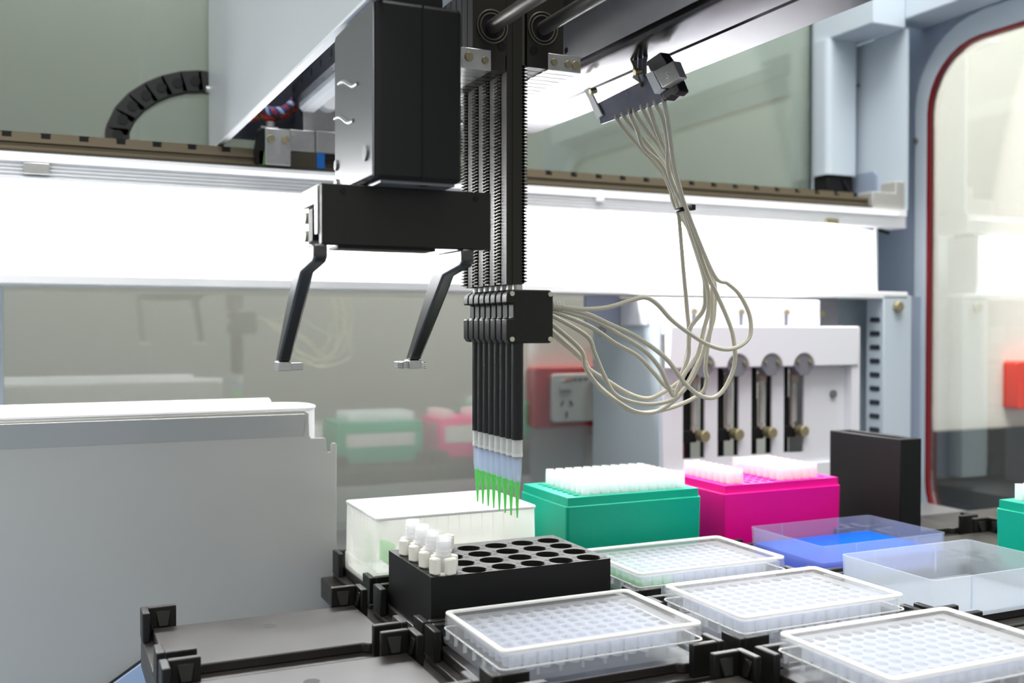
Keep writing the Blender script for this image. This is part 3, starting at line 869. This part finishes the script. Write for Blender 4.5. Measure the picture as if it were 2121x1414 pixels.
# right-hand polished beam: vertical face, rounded ridge, flat underside with groove
bp = [(.330, .62), (.330, .4035), (.3375, .4035), (.3375, .3700), (.3382, .3672), (.3402, .3655), (.3430, .3650),
      (.3735, .3650), (.3745, .3662), (.3765, .3662), (.3775, .3650), (.4140, .3650), (.4157, .3662), (.4157, .3750), (.346, .380), (.346, .62)]
obj('beam', MB().prism(bp, 'y', .25, .99), 'bright_steel', t, smooth=25)
obj('beam_face', MB().box(.3368, .3375, .25, .99, .3705, .4034), 'satin_steel', t)
obj('beam_hole', MB().cyl((.3364, .640, .381), (.3369, .640, .381), .0022, n=12), 'deep_black', t)
obj('arm_back', MB().box(.232, .330, .985, .99, .42, .60), 'lead_grey', t)
obj('inner_block', MB().box(.300, .3295, .66, .80, .372, .43), 'pump_grey', t, bevel=.001)
obj('inner_block', MB().box(.238, .262, .66, .80, .372, .47), 'pump_grey', t, bevel=.001)
obj('drive_shaft', MB().cyl((.2466, .22, .3665), (.2466, .70, .3665), .0042, n=20), 'shaft_steel', t)
obj('drive_shaft', MB().cyl((.2806, .22, .3695), (.2806, .70, .3695), .0042, n=20), 'shaft_steel', t)

# colour-coded wires and the drag chain
def catmull(pts, sub=8):
    P = [Vector(p) for p in pts]; P = [P[0]*2-P[1]]+P+[P[-1]*2-P[-2]]; out = []
    for k in range(1, len(P)-2):
        for s_ in range(sub):
            u = s_/sub; a, b, c, d = P[k-1], P[k], P[k+1], P[k+2]
            out.append(.5*((2*b)+(c-a)*u+(2*a-5*b+4*c-d)*u*u+(3*b-a-3*c+d)*u**3))
    out.append(P[-2]); return out
t = thing('wire_harness', 'twisted red and blue wires bundled beside the frosted panel', 'wires', at(560, 230, .985))
base1 = catmull([at(p, q, .99) for p, q in ((517, 212), (540, 222), (565, 231), (590, 226), (606, 210), (612, 195))], 10)
base2 = catmull([at(p, q, .995) for p, q in ((507, 248), (530, 240), (560, 243), (590, 236), (612, 222))], 10)
for kk, (bs, cols, r_) in enumerate(((base1, ('wire_blue', 'wire_white', 'wire_blue', 'wire_red'), .0021), (base2, ('wire_red', 'wire_red', 'wire_green', 'wire_red'), .0020))):
    for q, mt in enumerate(cols):
        pts = []
        for n_, p in enumerate(bs):
            a = n_*.55+q*PI/2
            pts.append(p+Vector((0, math.cos(a), math.sin(a)))*.0026)
        obj('wire', MB().tube(pts, r_, 7), mt, t)

t = thing('cable_chain', 'black articulated cable chain arching up from the rear rail', 'cable chain', at(225, 285, 1.045))
path = catmull([at(p, q, 1.074) for p, q in ((243, 305), (241, 280), (254, 245), (279, 215), (312, 193), (352, 177), (395, 170), (445, 173), (495, 186), (540, 208), (575, 235))], 20)
acc = 0; last = path[0]; links = [path[0]]
for p in path[1:]:
    acc += (p-last).length; last = p
    if acc > .0165: links.append(p); acc = 0
for a, b in zip(links[:-1], links[1:]):
    d = (b-a).normalized(); nrm = Vector((-d.z, 0, d.x)); m = MB()
    prof2 = [(-.0022, -.0108), (.0172, -.0110), (.0190, -.0095), (.0190, .0098), (.0172, .0112), (-.0022, .0110), (-.0035, .009), (-.0035, -.009)]
    pts = [a+d*u+nrm*v for u, v in prof2]
    n = len(pts); m.add([(p.x, 1.0675, p.z) for p in pts]+[(p.x, 1.0800, p.z) for p in pts],
                        [tuple(range(n)), tuple(range(n, 2*n))]+[(i, (i+1) % n, n+(i+1) % n, n+i) for i in range(n)])
    lk = obj('link', m, 'chain_black', t, bevel=.0012)
    c = a+d*.011
    obj('link_pin', MB().cyl((c.x, 1.0666, c.z), (c.x, 1.0678, c.z), .0048, n=16), 'rod_black', lk)

# ---------------------------------------------------------------- gripper
t = thing('plate_gripper', 'black plate gripper with two slanted fingers hanging from a box', 'gripper', (.178, .52, .16))
bxm = MB().prism(rrect(.1545, .2015, .500, .578, .003), 'z', .2615, .3525)
obj('motor_box', bxm, 'matte_black', t, bevel=.002)
obj('gripper_mount', MB().box(.160, .196, .515, .570, .3515, .46).box(.196, .2134, .52, .565, .40, .412), 'matte_black', t)
obj('side_cover', MB().prism([(.503, .263), (.5745, .263), (.577, .266), (.577, .350), (.5745, .352), (.503, .352)], 'x', .1532, .1546), 'cover_grey', t, bevel=.001)
obj('seam', MB().box(.1790, .1798, .4994, .5003, .262, .352), 'deep_black', t)
for zc in (.3050, .3232):
    pts = []
    for k in range(17):
        u = k/16; pts.append((.1530, .567-.038*u+(.008 if zc < .31 else 0), zc-.0080*u+.0013*math.sin(u*2*PI)))
    obj('emboss', MB().tube(pts, .0011, 8), 'lead_grey', t)
for (y, z, r_) in ((.572, .278, .003), (.572, .266, .004), (.514, .276, .004)):
    obj('rivet', MB().cyl((.1520, y, z), (.1534, y, z), r_, n=14), 'lead_grey', t)
obj('lower_plate', MB().box(.158, .199, .505, .575, .2600, .2618), 'lead_grey', t)
obj('box_screw', MB().cyl((.183, .508, .2600), (.183, .508, .2618), .003, n=12), 'screw', t)
obj('bar', MB().box(.1312, .2265, .520, .526, .2285, .2602), 'black_metal', t, bevel=.0006)
obj('bar_body', MB().box(.1335, .2245, .526, .560, .2312, .2600), 'matte_black', t, bevel=.0008)
obj('bar_end', MB().box(.1302, .1334, .5262, .560, .2505, .2600), 'steel', t, bevel=.0005)
obj('bar_end', MB().box(.1302, .1334, .5262, .531, .2345, .2505), 'steel', t)
obj('bar_slide', MB().box(.140, .1945, .522, .540, .2268, .2284), 'matte_black', t)
for z in (.2448, .2350):
    obj('slide_screw', MB().cyl((.1296, .552, z), (.1336, .552, z), .0032, n=14), 'screw', t, bevel=.0004)
obj('slide_block', MB().box(.1302, .1334, .536, .545, .2315, .2485), 'deep_black', t)
for xx in (.1425, .2175):
    obj('bar_hole', MB().cyl((xx, .5195, .2566), (xx, .5202, .2566), .0016, n=12), 'deep_black', t)
def finger(x, w=.0075):
    poly = [(.519, .2286), (.519, .2215), (.5225, .2190), (.549, .2148), (.6065, .1650), (.6155, .1650), (.5635, .2215), (.5575, .2286)]
    return MB().prism(poly, 'x', x-w/2, x+w/2)
for x, sgn in ((.1305, 1), (.2125, -1)):
    fg = obj('finger', finger(x), 'finger_black', t, bevel=.0012)
    pad = MB().box(x-.004, x+.004, .6055, .6165, .1595, .1650)
    pad.box(min(x, x+sgn*.0115), max(x, x+sgn*.0115), .608, .6150, .1598, .1642)
    obj('grip_pad', pad, 'steel', fg, bevel=.0004)
    if sgn < 0:
        for xx in (-.0100, .0045):
            sp = MB()
            for q in range(4): sp.cyl((x+xx, .6065, .1597+.0011*q), (x+xx, .6065, .1604+.0011*q), .0022, n=12)
            obj('pad_screw', sp, 'steel', fg)

# ---------------------------------------------------------------- eight pipetting channels
CX = .2655
chan_names = ['nearest', 'second nearest', 'third nearest', 'fourth nearest', 'fifth nearest', 'sixth nearest', 'seventh nearest', 'farthest']
def channel(k):
    y = .5686+.009*k
    t = thing('pipetting_channel', '%s of the eight black pipetting channels hanging in a row' % chan_names[k], 'pipette channel', (CX, y, .105), 'eight pipetting channels')
    ya, yb = y-.0038, y+.0038
    mirror = k % 2
    pole = MB()
    bx0, bx1 = (.2563, .2667) if not mirror else (.2585, .2690)
    ztop = .46
    pole.box(bx0, bx1, ya, yb, .2118, ztop)
    pole.box(bx0+.0040, bx0+.0044, ya-.0004, ya, .2118, ztop)
    obj('pole', pole, 'pole_bronze', t, smooth=0)
    rk = MB(); z = .2130; p = .00205
    xb = bx1 if not mirror else bx0
    s_ = 1 if not mirror else -1
    while z < .345:
        q = [(xb, z), (xb+s_*.0022, z), (xb+s_*.0042, z+p*.30), (xb+s_*.0042, z+p*.5), (xb+s_*.0022, z+p*.8), (xb, z+p*.8)]
        rk.prism(q, 'y', ya+.0006, yb-.0006); z += p
    rk.box(min(xb, xb+s_*.002), max(xb, xb+s_*.002), ya+.0006, yb-.0006, .2122, .40)
    obj('gear_rack', rk, 'gear_steel', t, smooth=0)
    obj('coupling', MB().cyl((CX, y, .2085), (CX, y, .2122), .0033, n=14), 'steel', t)
    hd = [(.2586, .1758), (.2863, .1758), (.2883, .1778), (.2883, .2067), (.2863, .2087), (.2598, .2087), (.2572, .2066), (.2566, .2045), (.2566, .2003), (.2612, .2003), (.2612, .1910), (.2566, .1910), (.2566, .1785)]
    ht = .0040
    obj('head', MB().prism(hd, 'y', y-ht, y+ht), 'matte_black' if k else 'black_metal', t, bevel=.0009)
    if k == 0:
        for xx, zz in ((.2600, .2062), (.2861, .2062), (.2600, .1784), (.2861, .1784)):
            obj('head_screw', MB().cyl((xx, y-ht-.0006, zz), (xx, y-ht+.0002, zz), .00155, n=14), 'screw', t)
    obj('rod', MB().cyl((CX, y, .1165), (CX, y, .1760), .0037, n=20), 'rod_black', t)
    obj('nozzle', MB().cyl((CX, y, .1045), (CX, y, .1166), .0019, n=14), 'steel', t)
    gb = MB()
    gb.box(.2340, .2555, y-.0040, y+.0040, .3405, .43)
    gb.box(.2700, .2950, y-.0040, y+.0040, .3450, .43)
    gb.box(.2555, .2560, y-.0040, y+.0040, .350, .43)
    obj('guide_block', gb, 'pole_bronze', t, smooth=0)
    obj('bracket', MB().box(.2265, .2456, y-.0052, y+.0034, .3395, .3520), 'steel', t, bevel=.0004)
    obj('bracket', MB().box(.2838, .3068, y-.0052, y+.0034, .3445, .3548), 'steel', t, bevel=.0004)
    if k == 0:
        for xx, zz in ((.2466, .3665), (.2806, .3695)):
            rg = MB()
            rg.cyl((xx, y-.0044, zz), (xx, y-.0039, zz), .0098, n=28)
            obj('bearing', rg, 'deep_black', t)
            for r_ in (.0098, .0078):
                pts = [(xx+r_*math.cos(2*PI*q/32), y-.0046, zz+r_*math.sin(2*PI*q/32)) for q in range(33)]
                obj('bearing_ring', MB().tube(pts, .0005, 6), 'ring_bronze', t)
        obj('block_hole', MB().cyl((.2745, y-.0043, .3555), (.2745, y-.0039, .3555), .0028, n=14), 'deep_black', t)
        obj('block_hole', MB().cyl((.2528, y-.0043, .3555), (.2528, y-.0039, .3555), .0028, n=14), 'deep_black', t)
        for xx, zz, r_ in ((.2310, .3465, .0028), (.2415, .3455, .0022), (.2880, .3495, .0022), (.2975, .3492, .0022), (.3030, .3490, .0028)):
            obj('bracket_screw', MB().cyl((xx, y-.0062, zz), (xx, y-.0050, zz), r_, n=14), 'brass', t, bevel=.0003)
    return t
chans = [channel(k) for k in range(8)]

# eight dispensing tips with green liquid
def arm_tip(k):
    y = .5686+.009*k
    t = thing('dispensing_tip', 'tip of green liquid fitted on the %s pipetting channel' % chan_names[k], 'pipette tip', (CX, y, .0681), 'eight tips of green liquid')
    obj('collar', MB().lathe([(.0033, .1064), (.0033, .1163), (.0022, .1163), (.0021, .1064)], CX, y, 18, close=True), 'tip_collar', t)
    obj('collar_band', MB().lathe([(.0035, .1060), (.0035, .1078), (.0020, .1078), (.0020, .1060)], CX, y, 18, close=True), 'lid_rim', t)
    obj('tip_body', MB().lathe([(.0029, .1060), (.0028, .0960), (.0023, .0905), (.0018, .0905), (.0021, .0960), (.0021, .1060)], CX, y, 18, close=True), 'tip_upper', t)
    obj('tip_point', MB().lathe([(.0023, .0905), (.0006, .0681), (.00045, .0681), (.0019, .0905)], CX, y, 18, close=True), 'tip_lower', t)
    obj('liquid', MB().lathe([(.0004, .0685), (.00165, .0895), (.00172, .0903)], CX, y, 14), 'green_liquid', t)
    return t
for k in range(8): arm_tip(k)

# ---------------------------------------------------------------- clamp bracket under the beam and its connector
XB = .360
t = thing('cable_bracket', 'bent metal cable bracket bolted beneath the polished beam', 'bracket', (XB, .60, .33))
def onX(px, py, X):
    d = fwd+rt*(px-1060.5)/F-up*(py-707)/F
    return Vector((0, 0, H))+d*(X/d.x)
def slab(pix, X, th):
    pts = [onX(a, b, X) for a, b in pix]; n = len(pts)
    m = MB(); m.add([p for p in pts]+[p+Vector((th, 0, 0)) for p in pts], [tuple(range(n)), tuple(range(n, 2*n))]+[(i, (i+1) % n, n+(i+1) % n, n+i) for i in range(n)])
    return m
obj('lower_flange', slab([(1236, 215), (1330, 168), (1345, 162), (1378, 209), (1244, 257)], XB, .0015), 'sheet_steel', t)
obj('end_tab', slab([(1209, 187), (1219, 181), (1247, 238), (1236, 246), (1219, 205)], XB-.0015, .0014), 'white_paint', t)
obj('web', slab([(1308, 160), (1326, 152), (1345, 163), (1326, 172)], XB+.0016, .0012), 'sheet_steel', t)
obj('hook', MB().tube(catmull([onX(a, b, XB-.001) for a, b in ((1283, 77), (1284, 88), (1290, 97), (1302, 112), (1314, 138), (1325, 168), (1326, 180))], 5), .0009, 6), 'brass', t)
for a, b in ((1222, 190), (1314, 150)):
    p = onX(a, b, XB-.004)
    obj('standoff', MB().cyl(p, p+Vector((.005, 0, .0015)), .0022, n=14), 'brass', t, bevel=.0004)
obj('flange_screw', MB().cyl(onX(1303, 228, XB-.0006), onX(1303, 228, XB+.0003), .0013, n=10), 'brass', t)
t = thing('clamp_connector', 'black and silver connector clipped to the end of the cable bracket', 'connector', onX(1365, 150, XB))
obj('connector_body', slab([(1338, 128), (1367, 108), (1380, 127), (1400, 168), (1408, 188), (1398, 198), (1391, 195), (1378, 208), (1356, 168)], XB-.0022, .007), 'deep_black', t, bevel=.0005)
cl = slab([(1353, 148), (1393, 126), (1407, 160), (1372, 182)], XB-.0085, .006)
obj('clip', cl, 'steel', t, bevel=.0004)
obj('clip_side', slab([(1337, 154), (1351, 147), (1370, 184), (1356, 194)], XB-.0060, .0035), 'white_paint', t)
sp = catmull([onX(a, b, XB-.0087) for a, b in ((1388, 151), (1384, 149), (1379, 151), (1381, 155), (1385, 157), (1384, 161), (1380, 162))], 5)
obj('letter_mark', MB().tube(sp, .00025, 5), 'white_paint', t)

# ---------------------------------------------------------------- eight grey cables
def c7(p): return (1180+p[0]*.3112, 560+p[1]*.3112)
def c3(p): return (900+p[0]*.33946, p[1]*.33946)
exits = [(1115, 728), (1155, 713), (1195, 698), (1225, 688), (1270, 668), (1310, 653), (1350, 638), (1400, 622)]
mids = [[(1200, 840), (1300, 950), (1395, 1060), (1440, 1160)], [(1230, 800), (1330, 920), (1420, 1040), (1455, 1150)], [(1240, 800), (1275, 900), (1370, 990), (1425, 1090), (1460, 1170)],
        [(1290, 790), (1370, 890), (1420, 990), (1465, 1130)], [(1330, 780), (1390, 900), (1430, 1030), (1480, 1150)], [(1340, 750), (1390, 880), (1440, 1000), (1490, 1150)],
        [(1395, 730), (1420, 870), (1425, 1030), (1470, 1160)], [(1420, 720), (1440, 860), (1460, 1000), (1500, 1160)]]
ties = [(1478, 1275), (1486, 1278), (1494, 1272), (1502, 1276), (1510, 1272), (1518, 1274), (1526, 1270), (1534, 1266)]
below = {
 'B': [(1060, 1), (955, 20), (1050, 85), (1130, 160), (1195, 290), (1203, 420), (1150, 492), (1050, 525), (930, 497), (800, 420), (680, 330), (580, 222), (500, 180), (400, 202), (250, 246), (100, 258), (20, 250)],
 'A': [(905, 0), (975, 150), (1050, 320), (1090, 450), (1098, 620), (1040, 770), (960, 845), (860, 828), (760, 742), (640, 585), (450, 445), (250, 350), (100, 285), (0, 240)],
 'C': [(905, 60), (925, 250), (890, 400), (850, 560), (770, 680), (725, 770), (690, 832), (645, 745), (600, 650), (500, 535), (330, 425), (150, 328), (0, 262)],
 'D': [(880, 0), (900, 130), (890, 262), (800, 390), (790, 560), (745, 690), (715, 798), (640, 772), (560, 680), (450, 568), (300, 482), (120, 365), (0, 285)],
 'E': [(930, 0), (947, 150), (943, 350), (905, 490), (865, 610), (800, 740), (700, 850), (550, 890), (400, 870), (295, 815), (225, 690), (165, 550), (100, 425), (0, 318)],
 'F': [(925, 0), (950, 200), (930, 420), (880, 560), (800, 720), (720, 842), (580, 938), (450, 940), (330, 880), (200, 780), (105, 645), (60, 510), (0, 375)],
 'G': [(757, 0), (780, 250), (795, 460), (765, 640), (738, 730), (620, 812), (520, 852), (400, 822), (250, 732), (130, 655), (70, 570), (0, 400)],
 'H': [(945, 0), (962, 280), (930, 430), (903, 640), (912, 730), (868, 822), (700, 905), (520, 945), (400, 930), (280, 842), (150, 720), (80, 590), (0, 425)],
}
keys = ['H', 'G', 'F', 'E', 'D', 'C', 'A', 'B']       # cable leaving each exit, from the far end of the bracket
chan_of = {'B': 0, 'A': 1, 'C': 2, 'D': 3, 'E': 4, 'F': 5, 'G': 6, 'H': 7}
ordn = ['first', 'second', 'third', 'fourth', 'fifth', 'sixth', 'seventh', 'eighth']
for n_, key in enumerate(keys):
    k = chan_of[key]; yk = .5686+.009*k
    pixA = [c3(exits[n_])]+[c3(p) for p in mids[n_]]+[c3(ties[n_])]
    low = below[key][1:] if key == 'B' else below[key]
    pixB = [c7(p) for p in low]
    ye = onX(*pixA[0], XB+.001).y
    ytie = .592+(k-3.5)*.0034
    pts = [onX(*pixA[0], XB+.004)+Vector((0, 0, .006))]
    for q, p in enumerate(pixA): pts.append(at(*p, ye+(ytie-ye)*q/(len(pixA)-1)))
    N = len(pixB)
    for q, p in enumerate(pixB):
        u = (q+1)/(N+1)
        yy = ytie+(yk-.001-ytie)*u
        if q >= N-1: yy = yk
        w = at(*p, yy)
        pts.append(w)
    pts.pop()
    pts.append(Vector((.2960, yk, .1985))); pts.append(Vector((.2880, yk, .1990)))
    o = obj('cable', MB().tube(catmull(pts, 9), .00152, 8), 'cable_grey', origin=tuple(pts[0]))
    sr = MB().cyl((.2884, yk, .1990), (.2975, yk, .1984), .0026, .0020, 12)
    for q in range(4): sr.cyl((.2892+.0022*q, yk, .19895-.00015*q), (.2903+.0022*q, yk, .1988-.00015*q), .0030-.0002*q, n=12)
    obj('strain_relief', sr, 'cable_grey', o)
    tag(o, 'grey looping cable leaving the bracket as %s from its far end' % ordn[n_], 'cable', 'grey channel cables')
tie = thing('cable_tie', 'black cable tie cinched around the hanging grey cables', 'cable tie', at(1417, 432, .594))
c = at(1416, 432, .5945)
ax = (rt*1.0+up*.25).normalized()
ring = []
for q in range(25):
    a = 2*PI*q/24
    ring.append(c+ax*.0060*math.cos(a)+(c-Vector((0, 0, H))).normalized()*.0160*math.sin(a))
m = MB(); nn = len(ring)
vs = []
for p in ring: vs += [p+Vector((0, 0, -.0014)), p+Vector((0, 0, .0014))]
fs = [(2*i, 2*i+2, 2*i+3, 2*i+1) for i in range(nn-1)]
m.add(vs, fs)
o = obj('strap', m, 'matte_black', tie); sm = o.modifiers.new('solid', 'SOLIDIFY'); sm.thickness = .0008
obj('tie_head', MB().box(c.x+.0035, c.x+.0075, c.y-.004, c.y+.001, c.z-.001, c.z+.003), 'matte_black', tie, bevel=.0005)
# dark leads from the beam to the connector
for n_, (a, b) in enumerate((((1318, 96), (1316, 130)), ((1329, 98), (1326, 128)), ((1338, 100), (1335, 130)))):
    p0, p1 = onX(*a, XB+.004), onX(*b, XB+.003)
    o = obj('lead', MB().tube(catmull([p0+Vector((0, 0, .004)), p0, (p0+p1)/2+Vector((.001, .001, 0)), p1, p1-Vector((0, 0, .01))], 6), .0016, 8), 'pump_grey', origin=tuple(p0))
    tag(o, ['dark lead nearest the bracket hook, dropping to the connector', 'middle dark lead dropping from the beam to the connector', 'dark lead farthest from the bracket hook, at the connector'][n_], 'lead', 'dark leads at the connector')

# ---------------------------------------------------------------- light
def area(name, loc, target, sx, sy, power, col=(1, 1, 1)):
    l = bpy.data.lights.new(name, 'AREA'); l.shape = 'RECTANGLE'; l.size = sx; l.size_y = sy; l.energy = power; l.color = col
    o = bpy.data.objects.new(name, l); COL.objects.link(o); o.location = loc
    o.rotation_euler = (Vector(target)-Vector(loc)).to_track_quat('-Z', 'Y').to_euler()
    return o
area('unseen_overhead_light', (.45, .25, 1.9), (.5, .55, 0), 1.5, .8, 30, (1, .99, .97))  # unseen area light, added to brighten the top surfaces on the deck
area('unseen_overhead_light', (1.45, .85, 2.1), (1.4, 1.2, .1), 1.8, .3, 52, (1, .98, .93))  # unseen area light, added to brighten the room wall behind the glass
area('unseen_overhead_light', (-.9, -.9, 2.1), (.3, .6, 0), 1.2, .6, 6, (1, .99, .97))  # weak unseen overhead light from behind the camera

w = bpy.data.worlds.new('room_light'); sc.world = w; w.use_nodes = True
nt = w.node_tree
for n in list(nt.nodes): nt.nodes.remove(n)
out = nt.nodes.new('ShaderNodeOutputWorld'); bg = nt.nodes.new('ShaderNodeBackground')
tc = nt.nodes.new('ShaderNodeTexCoord'); sx = nt.nodes.new('ShaderNodeSeparateXYZ'); cr = nt.nodes.new('ShaderNodeValToRGB')
mr = nt.nodes.new('ShaderNodeMapRange'); mr.inputs['From Min'].default_value = -1; mr.inputs['From Max'].default_value = 1
nt.links.new(tc.outputs['Generated'], sx.inputs[0]); nt.links.new(sx.outputs['Z'], mr.inputs['Value']); nt.links.new(mr.outputs['Result'], cr.inputs['Fac'])
e = cr.color_ramp.elements
e[0].position = 0; e[0].color = (.16, .16, .17, 1)
e[1].position = 1; e[1].color = (1.0, 1.0, .98, 1)
a = e.new(.45); a.color = (.30, .31, .30, 1)
b = e.new(.62); b.color = (.55, .56, .54, 1)
nt.links.new(cr.outputs['Color'], bg.inputs['Color']); bg.inputs['Strength'].default_value = .8
nt.links.new(bg.outputs[0], out.inputs[0])

sc.view_settings.view_transform = 'Standard'; sc.view_settings.look = 'None'; sc.view_settings.gamma = 1
sc.view_settings.use_curve_mapping = False; sc.view_settings.exposure = .6
sc.cycles.max_bounces = 10; sc.cycles.transparent_max_bounces = 24; sc.cycles.diffuse_bounces = 3
sc.cycles.caustics_reflective = False; sc.cycles.caustics_refractive = False
sc.cycles.sample_clamp_indirect = 6
